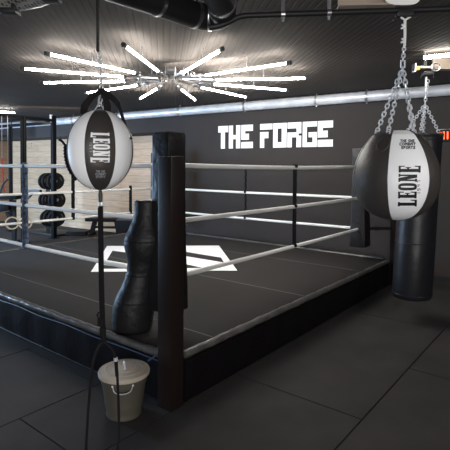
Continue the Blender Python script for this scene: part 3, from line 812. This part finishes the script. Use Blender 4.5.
# ------------------------------------------------------------------ round timer
def timer():
    s0, s1 = -1.0, -.42; zc = 1.985
    o = root('round_timer', wp((s0 + s1) / 2, zc, 0), 'black LED round timer with red digits on the wall behind the heavy bag', 'timer')
    g = G(); g.box(s0, s1, -.05, -.002, zc - .078, zc + .078, .008, frame=wf()); g.build('case', M['blackm'], o)
    g = G(); g.box(s0, s1, -.052, -.0, zc + .078, zc + .086, .002, frame=wf()); g.build('top_edge', M['steel'], o)
    for k, ch in enumerate('71'):
        g = G(); w, P = digit(ch, .5, .14); hh = .10
        for q in P:
            x = [p[0] for p in q]; y = [p[1] for p in q]; b0 = s0 + (.045, .09)[k] - (.0 if ch == '7' else .0)
            g.box(b0 + min(x) * .1, b0 + max(x) * .1, -.054, -.049, zc - .05 + min(y) * hh, zc - .05 + max(y) * hh, frame=wf())
        g.build('digit', M['led'], o)
timer()

# ------------------------------------------------------------------ overhead steel, pipes and ducts
def overhead():
    Yb = 2.85
    g = G(); z = at_y(340, 10.5, Yb).z
    a = at_y(330, 10, Yb); b = at_y(452, 8, Yb); d = (b - a).normalized()
    # beige steel beam the round bag hangs under
    A = Vector((.80, 2.99, 0)); B = Vector((2.6, 2.86, 0)); dd = (B - A).normalized(); nn = Vector((-dd.y, dd.x, 0))
    fr = lambda x, y, zz: A + dd * x + nn * y + Vector((0, 0, zz))
    g.box(-.08, .28, -.05, .05, 2.575, 2.587, frame=fr); g.box(-.08, .28, -.05, .05, 2.67, 2.685, frame=fr); g.box(-.08, .28, -.004, .004, 2.58, 2.68, frame=fr)
    o = g.build('ceiling_beam', M['beige']); o['kind'] = 'structure'
    g = G(); q = at_y(432, 63, 4.66); fr2 = lambda x, y, zz: Vector((q.x + .03, 4.70, 0)) + Vector((x, y, zz))
    g.box(0, 1.1, -.045, .045, 2.545, 2.553, frame=fr2); g.box(0, 1.1, -.045, .045, 2.655, 2.685, frame=fr2); g.box(0, 1.1, -.02, .02, 2.55, 2.66, frame=fr2)
    o = g.build('ceiling_beam', M['beige']); o['kind'] = 'structure'
    # white oval plate on the beam
    o = root('oval_plate', (1.05, 2.93, 2.58), 'white oval plate on the beam above the round bag', 'plate')
    g = G(); c0 = at_y(402.5, -4, 2.92); pts = [c0 + Vector((.112 * math.copysign(abs(math.cos(t)) ** .7, math.cos(t)), 0, .055 * math.copysign(abs(math.sin(t)) ** .7, math.sin(t)))) for t in [2 * PI * k / 40 for k in range(40)]]
    g.poly(pts, (0, .01, 0)); g.build('plate', M['whitep'], o)
    g = G(); g.box(-.05, .05, -.002, 0, -.004, .03, frame=lambda x, y, zz: c0 + Vector((x * .8, y, zz))); g.build('plate_print', M['inkg'], o)
    # slim black pipe
    o = root('black_pipe', at_y(285, 13, Yb), 'slim black pipe running level under the ceiling, cranked down at one end', 'pipe')
    g = G(); P = smooth_path([at_y(209, 27.5, Yb), at_y(218, 26.2, Yb), at_y(228, 22.5, Yb), at_y(238, 17.4, Yb), at_y(248, 15.6, Yb)], 6) + [at_y(x, 15.6 - (x - 248) * .034, Yb) for x in (262, 300, 350, 400, 450, 480)]
    g.tube(P, .0185, 12); pp = g.build('pipe_run', M['blackm'], o)
    for px in (283, 329):
        cpt = at_y(px, 15.6 - (px - 248) * .034, Yb)
        g = G(); g.tube([cpt + Vector((-.012, 0, 0)), cpt + Vector((.012, 0, 0))], .0225, 12); g.tube([cpt + Vector((0, 0, .02)), Vector((cpt.x, cpt.y, CEIL))], .012, 8); g.tube([cpt + Vector((0, 0, -.02)), cpt + Vector((0, 0, -.042))], .008, 8); g.build('pipe_clamp', M['steel'], o)
    # thick black duct with a return bend
    o = root('black_air_duct', (-.25, 2.7, 2.56), 'thick black air duct with a return bend hanging under the ceiling', 'air duct')
    g = G(); P = smooth_path([(-1.28, 1.80, 2.53), (-.81, 2.30, 2.52), (-.43, 2.68, 2.51), (-.215, 2.90, 2.50), (-.115, 2.965, 2.50), (-.035, 2.92, 2.50), (-.02, 2.80, 2.51), (-.06, 2.55, 2.53), (-.14, 1.9, 2.56)], 8)
    g.tube(P, .082, 20); du = g.build('duct_tube', M['blackm'], o)
    for k in (6, 17, 25, 33, 44, 50):
        t = (P[k + 1] - P[k - 1]).normalized(); g = G(); g.tube([P[k] - t * .011, P[k] + t * .011], .0845, 20); g.build('duct_band', M['steel'], o)
        g = G(); g.tube([P[k] + Vector((0, 0, .06)), Vector((P[k].x, P[k].y, CEIL + .005))], .004, 6); g.build('drop_rod', M['steel'], o)
    # perforated tray in the upper left corner
    o = root('perforated_duct', (-1.3, 2.6, 2.6), 'grey perforated metal duct in the upper left corner of the ceiling', 'air duct')
    g = G(); g.tube(smooth_path([(-2.6, 2.95, 2.575), (-1.95, 2.90, 2.575), (-1.42, 2.80, 2.575), (-1.06, 2.64, 2.575), (-.84, 2.35, 2.575), (-.74, 1.7, 2.575)], 8), .112, 18); g.build('duct_tube', M['perf'], o)
    for px, py in ((11, 13.5), (52, 1.0)):
        q = at_z(px, py, 2.415); g = G(); g.box(-.045, .045, -.05, .03, -.008, .02, .006, lambda x, y, zz: q + Vector((x, y, zz))); g.bar(q + Vector((0, .03, 0)), Vector((q.x, q.y + .03, CEIL + .005)), .02, .02); g.build('duct_bracket', M['blackm'], o)
overhead()

# ------------------------------------------------------------------ weight rack in the far left
NW = -WN    # away from camera, into the wall
RA = at_z(54, 238.2, 0); RA.z = 0
def rk(t, d, z): return RA + WT * t + NW * d + Vector((0, 0, z))
def rack():
    o = root('power_rack', RA, 'tall black pull up rig in front of the pine wall', 'power rack')
    def upright(t, d, h, w, label=None):
        g = G(); g.box(t - w / 2, t + w / 2, d - w / 2, d + w / 2, 0, h, .004, lambda x, y, z: rk(x, y, z)); u = g.build('upright', label or M['bluem'], o)
        g = G(); g.box(t - .09, t + .09, d - .09, d + .09, 0, .012, .002, lambda x, y, z: rk(x, y, z)); g.build('foot_plate', M['bluem'], u)
        g = G(); k = .4
        while k < h - .1:
            g.box(t - .012, t + .012, d - w / 2 - .002, d + w / 2 + .002, k, k + .024, 0, lambda x, y, z: rk(x, y, z)); k += .1
        g.build('pin_holes', M['groove'], u)
        return u
    upright(0, 0, 2.60, .085); upright(0, -.70, 2.52, .085, M['groove']); upright(0, -2.0, 2.52, .085)
    upright(-1.75, .12, 2.5, .065); upright(-2.6, -.7, 2.5, .085)
    for a, b, w in (((0, 0, 2.5), (0, -2.0, 2.5), .06), ((0, 0, 2.46), (-2.6, 0, 2.46), .06), ((-1.75, .12, 2.24), (-2.6, .12, 2.24), .05)):
        g = G(); g.bar(rk(*a), rk(*b), w, w); g.build('cross_beam', M['bluem'], o)
    g = G(); g.tube([rk(-.02, -.05, 2.44), rk(-.02, -.68, 2.46)], .018, 10); g.build('pull_up_bar', M['steel'], o)
    g = G(); g.box(-.03, .0, -.07, -.02, 2.46, 2.62, .004, lambda x, y, z: rk(x, y, z)); g.build('top_bracket', M['whitep'], o)
    # hook and spotter arm on the second upright
    g = G(); P = [rk(.03, -.74, 1.53), rk(.12, -.74, 1.40), rk(.17, -.74, 1.40), rk(.19, -.74, 1.46)]; g.tube(P, .018, 8); g.build('bar_hook', M['blackm'], o)
    g = G(); g.bar(rk(.0, -.72, 1.04), rk(.58, -.72, 1.05), .05, .06); g.bar(rk(.04, -.72, .82), rk(.34, -.72, 1.02), .04, .04); g.build('spotter_arm', M['blackm'], o)
rack()
# weight plates in three tiers behind the first upright
def plates():
    y0 = RA.y + .25; ax = Vector((.64, -.77, 0)).normalized()
    g = G(); proto_loc = None
    r = .187
    def make():
        t = root('weight_plate', (0, 0, 0), '', 'weight plate', 'bumper plates on the storage pegs')
        def disc(prof, name, m, par, lb=None):
            g = G(); a = ax.cross(Vector((0, 0, 1))).normalized(); b = Vector((0, 0, 1)); rs = []
            for rr, h in prof: rs.append([ax * h + a * rr * math.cos(2 * PI * k / 40) + b * rr * math.sin(2 * PI * k / 40) for k in range(40)])
            g.rings(rs); return g.build(name, m, par, lb)
        d = disc([(.03, -.035), (r - .012, -.035), (r, -.025), (r, .025), (r - .012, .035), (r - .03, .035), (r - .036, .028), (.09, .028), (.085, .034), (.03, .034)], 'plate_disc', M['plate'], t)
        disc([(.012, -.037), (.032, -.037), (.032, .038), (.012, .038)], 'hub', M['steel'], t)
        a = ax.cross(Vector((0, 0, 1))).normalized()
        for s0, s1 in ((-.3, .55), (.9, 1.35), (2.4, 3.1), (-1.35, -.7)):
            v = []; g = G()
            for k in range(7):
                q = s0 + (s1 - s0) * k / 6; v.append([g.b.verts.new(ax * .0295 + (a * math.cos(q) + Vector((0, 0, 1)) * math.sin(q)) * rr) for rr in (.112, .132)])
            for k in range(6): g.b.faces.new((v[k][0], v[k][1], v[k + 1][1], v[k + 1][0]))
            g.build('plate_marking', M['plateb'], t)
        return t
    P0 = make(); first = True
    rows = ('top', 'middle', 'bottom'); poss = [('outermost', 'nearest the wall boards'), ('second', 'between its neighbours'), ('frontmost', 'with its marked face showing')]
    for ri, (y, xs) in enumerate(((181.2, (46.6, 49.8, 55.4)), (199.8, (46.8, 50.2, 56.8)), (218.0, (48.4, 51.6, 56.6)))):
        for k, x in enumerate(xs):
            if first: t = P0; first = False
            else:
                t = P0.copy(); COL.objects.link(t)
                for ch in list(P0.children):
                    c2 = ch.copy(); COL.objects.link(c2); c2.parent = t
            yy = y0 + (.34, .24, .02)[k]
            t.location = at_y(x, y, yy)
            t['label'] = ('black bumper plate on the %s peg of the rig, ' % rows[ri]) + ('rearmost of its three', 'middle one of its three', 'frontmost of its three')[k]
    o = root('plate_storage_tree', (RA.x, y0 + .3, 0), 'low black plate storage stand holding the three tiers of bumper plates', 'plate stand')
    b = at_y(48, 200, y0 + .62); bx, by = b.x, b.y
    g = G(); g.bar((bx, by, 0.0), (bx, by, 1.35), .07, .07); g.build('upright', M['blackm'], o)
    for y, x in ((181.2, 50), (199.8, 51), (218.0, 52)):
        c = at_y(x, y, y0 + .2); g = G(); g.tube([c + ax * .38, Vector((bx, by, c.z))], .0115, 10); g.build('peg', M['steel'], o)
    g = G(); g.box(-.45, .75, -.35, .25, 0.0, .05, .01, lambda x, y, z: Vector((bx, by, 0)) + WT * x + NW * y + Vector((0, 0, z))); g.build('base', M['blackm'], o)
plates()
def gym_ring(px, py, Y, label):
    c = at_y(px, py, Y)
    o = root('gymnastic_ring', c, label, 'gymnastic ring')
    g = G(); g.torus(c, .112, .0145, (.25, -1, 0), 32, 10); g.build('wooden_ring', M['ring'], o)
    g = G(); g.bar(c + Vector((0, 0, .10)), Vector((c.x, c.y, 2.49)), .016, .004, (0, 1, 0)); g.build('strap', M['strap'], o)
gym_ring(12.2, 223.2, 8.75, 'pale wooden gymnastic ring hanging clear of the uprights')
gym_ring(25.5, 223.2, 8.98, 'pale wooden gymnastic ring crossing in front of the rig upright')
def bands():
    b = at_y(2, 118, 8.2)
    for pts, m, lb, nm in ((((2, 158), (2.6, 166), (3.2, 178), (4.3, 192)), 'red', 'red resistance band hanging at the left edge beside the rig', 'resistance_band'),
                       (((0, 196), (1.5, 189), (4, 183), (8, 179)), 'teal', 'dull blue resistance band slung across the left edge by the rig', 'resistance_band')):
        q = [at_y(x, y, 8.6) for x, y in pts]
        o = root(nm, q[0], lb, 'resistance band')
        g = G(); g.tube(smooth_path(q, 5), .022 if m == 'red' else .035, 8, flat=.3); g.build('band', M[m], o)
        g = G(); top = q[0] if m == 'red' else q[-1]
        g.tube([top, Vector((top.x, top.y, top.z + .12))], .012, 6)
        g.tube([Vector((top.x, top.y, top.z + .12)), Vector((top.x, top.y, 2.47))], .006, 6); g.build('hanging_hook', M['steel'], o)
bands()
def back_bench():
    c = at_y(9, 246, 9.15); c.z = 0
    o = root('dip_station', c, 'dark padded exercise stand at the left edge behind the wooden rings', 'exercise stand')
    P = lambda x, y, d=0: at_y(x, y, 9.15 + d)
    g = G(); a = P(-12, 197); b = P(19.5, 197); g.bar(a, b, .28, .09, bev=.02); g.build('pad', M['bench'], o)
    g = G(); a, b = P(-6, 209), P(11, 206); g.bar(a, b, .22, .16, bev=.03); g.build('seat', M['bench'], o)
    for x in (14, -8):
        g = G(); t = P(x, 200); g.bar(Vector((t.x, t.y, 0.03)), t, .07, .07); g.build('leg', M['blackm'], o)
    g = G(); t = P(15, 200); q = P(7, 222); g.bar(Vector((t.x - .02, t.y, .28)), Vector((q.x, q.y, .62)), .06, .06); g.build('brace', M['blackm'], o)
    g = G(); t0, t1 = P(-12, 244), P(19, 244); g.bar(Vector((t0.x, t0.y, .03)), Vector((t1.x, t1.y, .03)), .09, .06); g.build('base', M['blackm'], o)
back_bench()
def bench():
    Y = 10.25; P = lambda x, y, d=0: at_y(x, y, Y + d)
    c = P(104, 236); c.z = 0
    o = root('flat_bench', c, 'low black flat bench against the pine wall behind the ring', 'bench')
    g = G(); g.bar(P(86, 219.2), P(123, 220.0, .1), .30, .075, bev=.02); g.build('seat_pad', M['bench'], o)
    for xa, xb in ((95, 92), (116.5, 118.8)):
        g = G(); t = P(xa, 221); f = P(xb, 234); g.bar(t, Vector((f.x, f.y, .05)), .10, .09); g.build('leg', M['bench'], o)
        g = G(); g.bar(Vector((f.x, f.y - .22, .03)), Vector((f.x, f.y + .22, .03)), .06, .06); g.build('foot', M['blackm'], o)
    g = G(); g.bar(P(95, 227), P(117, 227.5), .05, .05); g.build('stretcher', M['blackm'], o)
    c = P(133, 236, -.1); c.z = 0; c.y -= .25
    o = root('plyo_box', c, 'black soft box standing at the end of the flat bench', 'box')
    g = G(); a = P(120.3, 218, -.1); b = P(146, 218, -.1); w = b.x - a.x
    g.box(a.x, b.x, c.y - .2, c.y + .2, 0.002, a.z, .02); g.build('box_body', M['bench'], o)
    g = G(); g.box(a.x + .02, b.x - .02, c.y - .19, c.y + .19, a.z - .004, a.z + .03, .012); g.build('box_top', M['plateb'], o)
    c = P(84, 234, .05); c.z = 0
    o = root('folded_mat', c, 'thin dark folded mat lying on the floor beside the flat bench', 'mat')
    g = G(); g.box(-.36, .10, -.2, .2, .0, .05, .012, lambda x, y, z: c + Vector((x, y, z))); g.box(-.34, .09, -.19, .19, .05, .09, .012, lambda x, y, z: c + Vector((x, y, z))); g.build('mat_layers', M['bench'], o)
bench()

# ------------------------------------------------------------------ light
def area(name, loc, target, size, power, col, sy=None):
    l = bpy.data.lights.new(name, 'AREA'); l.energy = power; l.color = col; l.size = size
    if sy: l.shape = 'RECTANGLE'; l.size_y = sy
    o = bpy.data.objects.new(name, l); COL.objects.link(o); o.location = loc
    o.rotation_euler = (Vector(target) - Vector(loc)).to_track_quat('-Z', 'Y').to_euler()
    return o
area('gym_light_behind', (-1.0, -6.0, 2.3), (.6, 3, 1.0), 3.0, 210, (.98, .985, 1), 1.5)
area('gym_light_right', (3.2, 1.2, 2.6), (1.2, 4.2, .6), 1.4, 30, (1, .95, .9))
area('daylight_left', (-8.2, 7.6, 1.25), (-3.6, 9.6, 2.0), 2.2, 400, (.48, .70, 1), 1.6)
area('gym_light_recess', (-3.4, 8.8, 2.6), (-3.6, 10.6, .9), 1.2, 20, (1, .84, .66))
area('wall_fill', (-.3, 4.9, 2.45), (.8, 7.6, 1.9), .8, 26, (1, .96, .9))  # added lamp without a fixture, brightens the back wall and its lettering
area('bounce_up', (.2, -3.2, .3), (-.3, 4.5, 2.7), 2.4, 75, (1, .93, .86), 1.5)  # added unseen lamp near the floor, lifts the ceiling like bounced light
w = bpy.data.worlds.new('world'); SC.world = w; w.use_nodes = True
w.node_tree.nodes['Background'].inputs[0].default_value = (.8, .9, 1, 1); w.node_tree.nodes['Background'].inputs[1].default_value = .12
SC.view_settings.view_transform = 'Standard'; SC.view_settings.exposure = .72
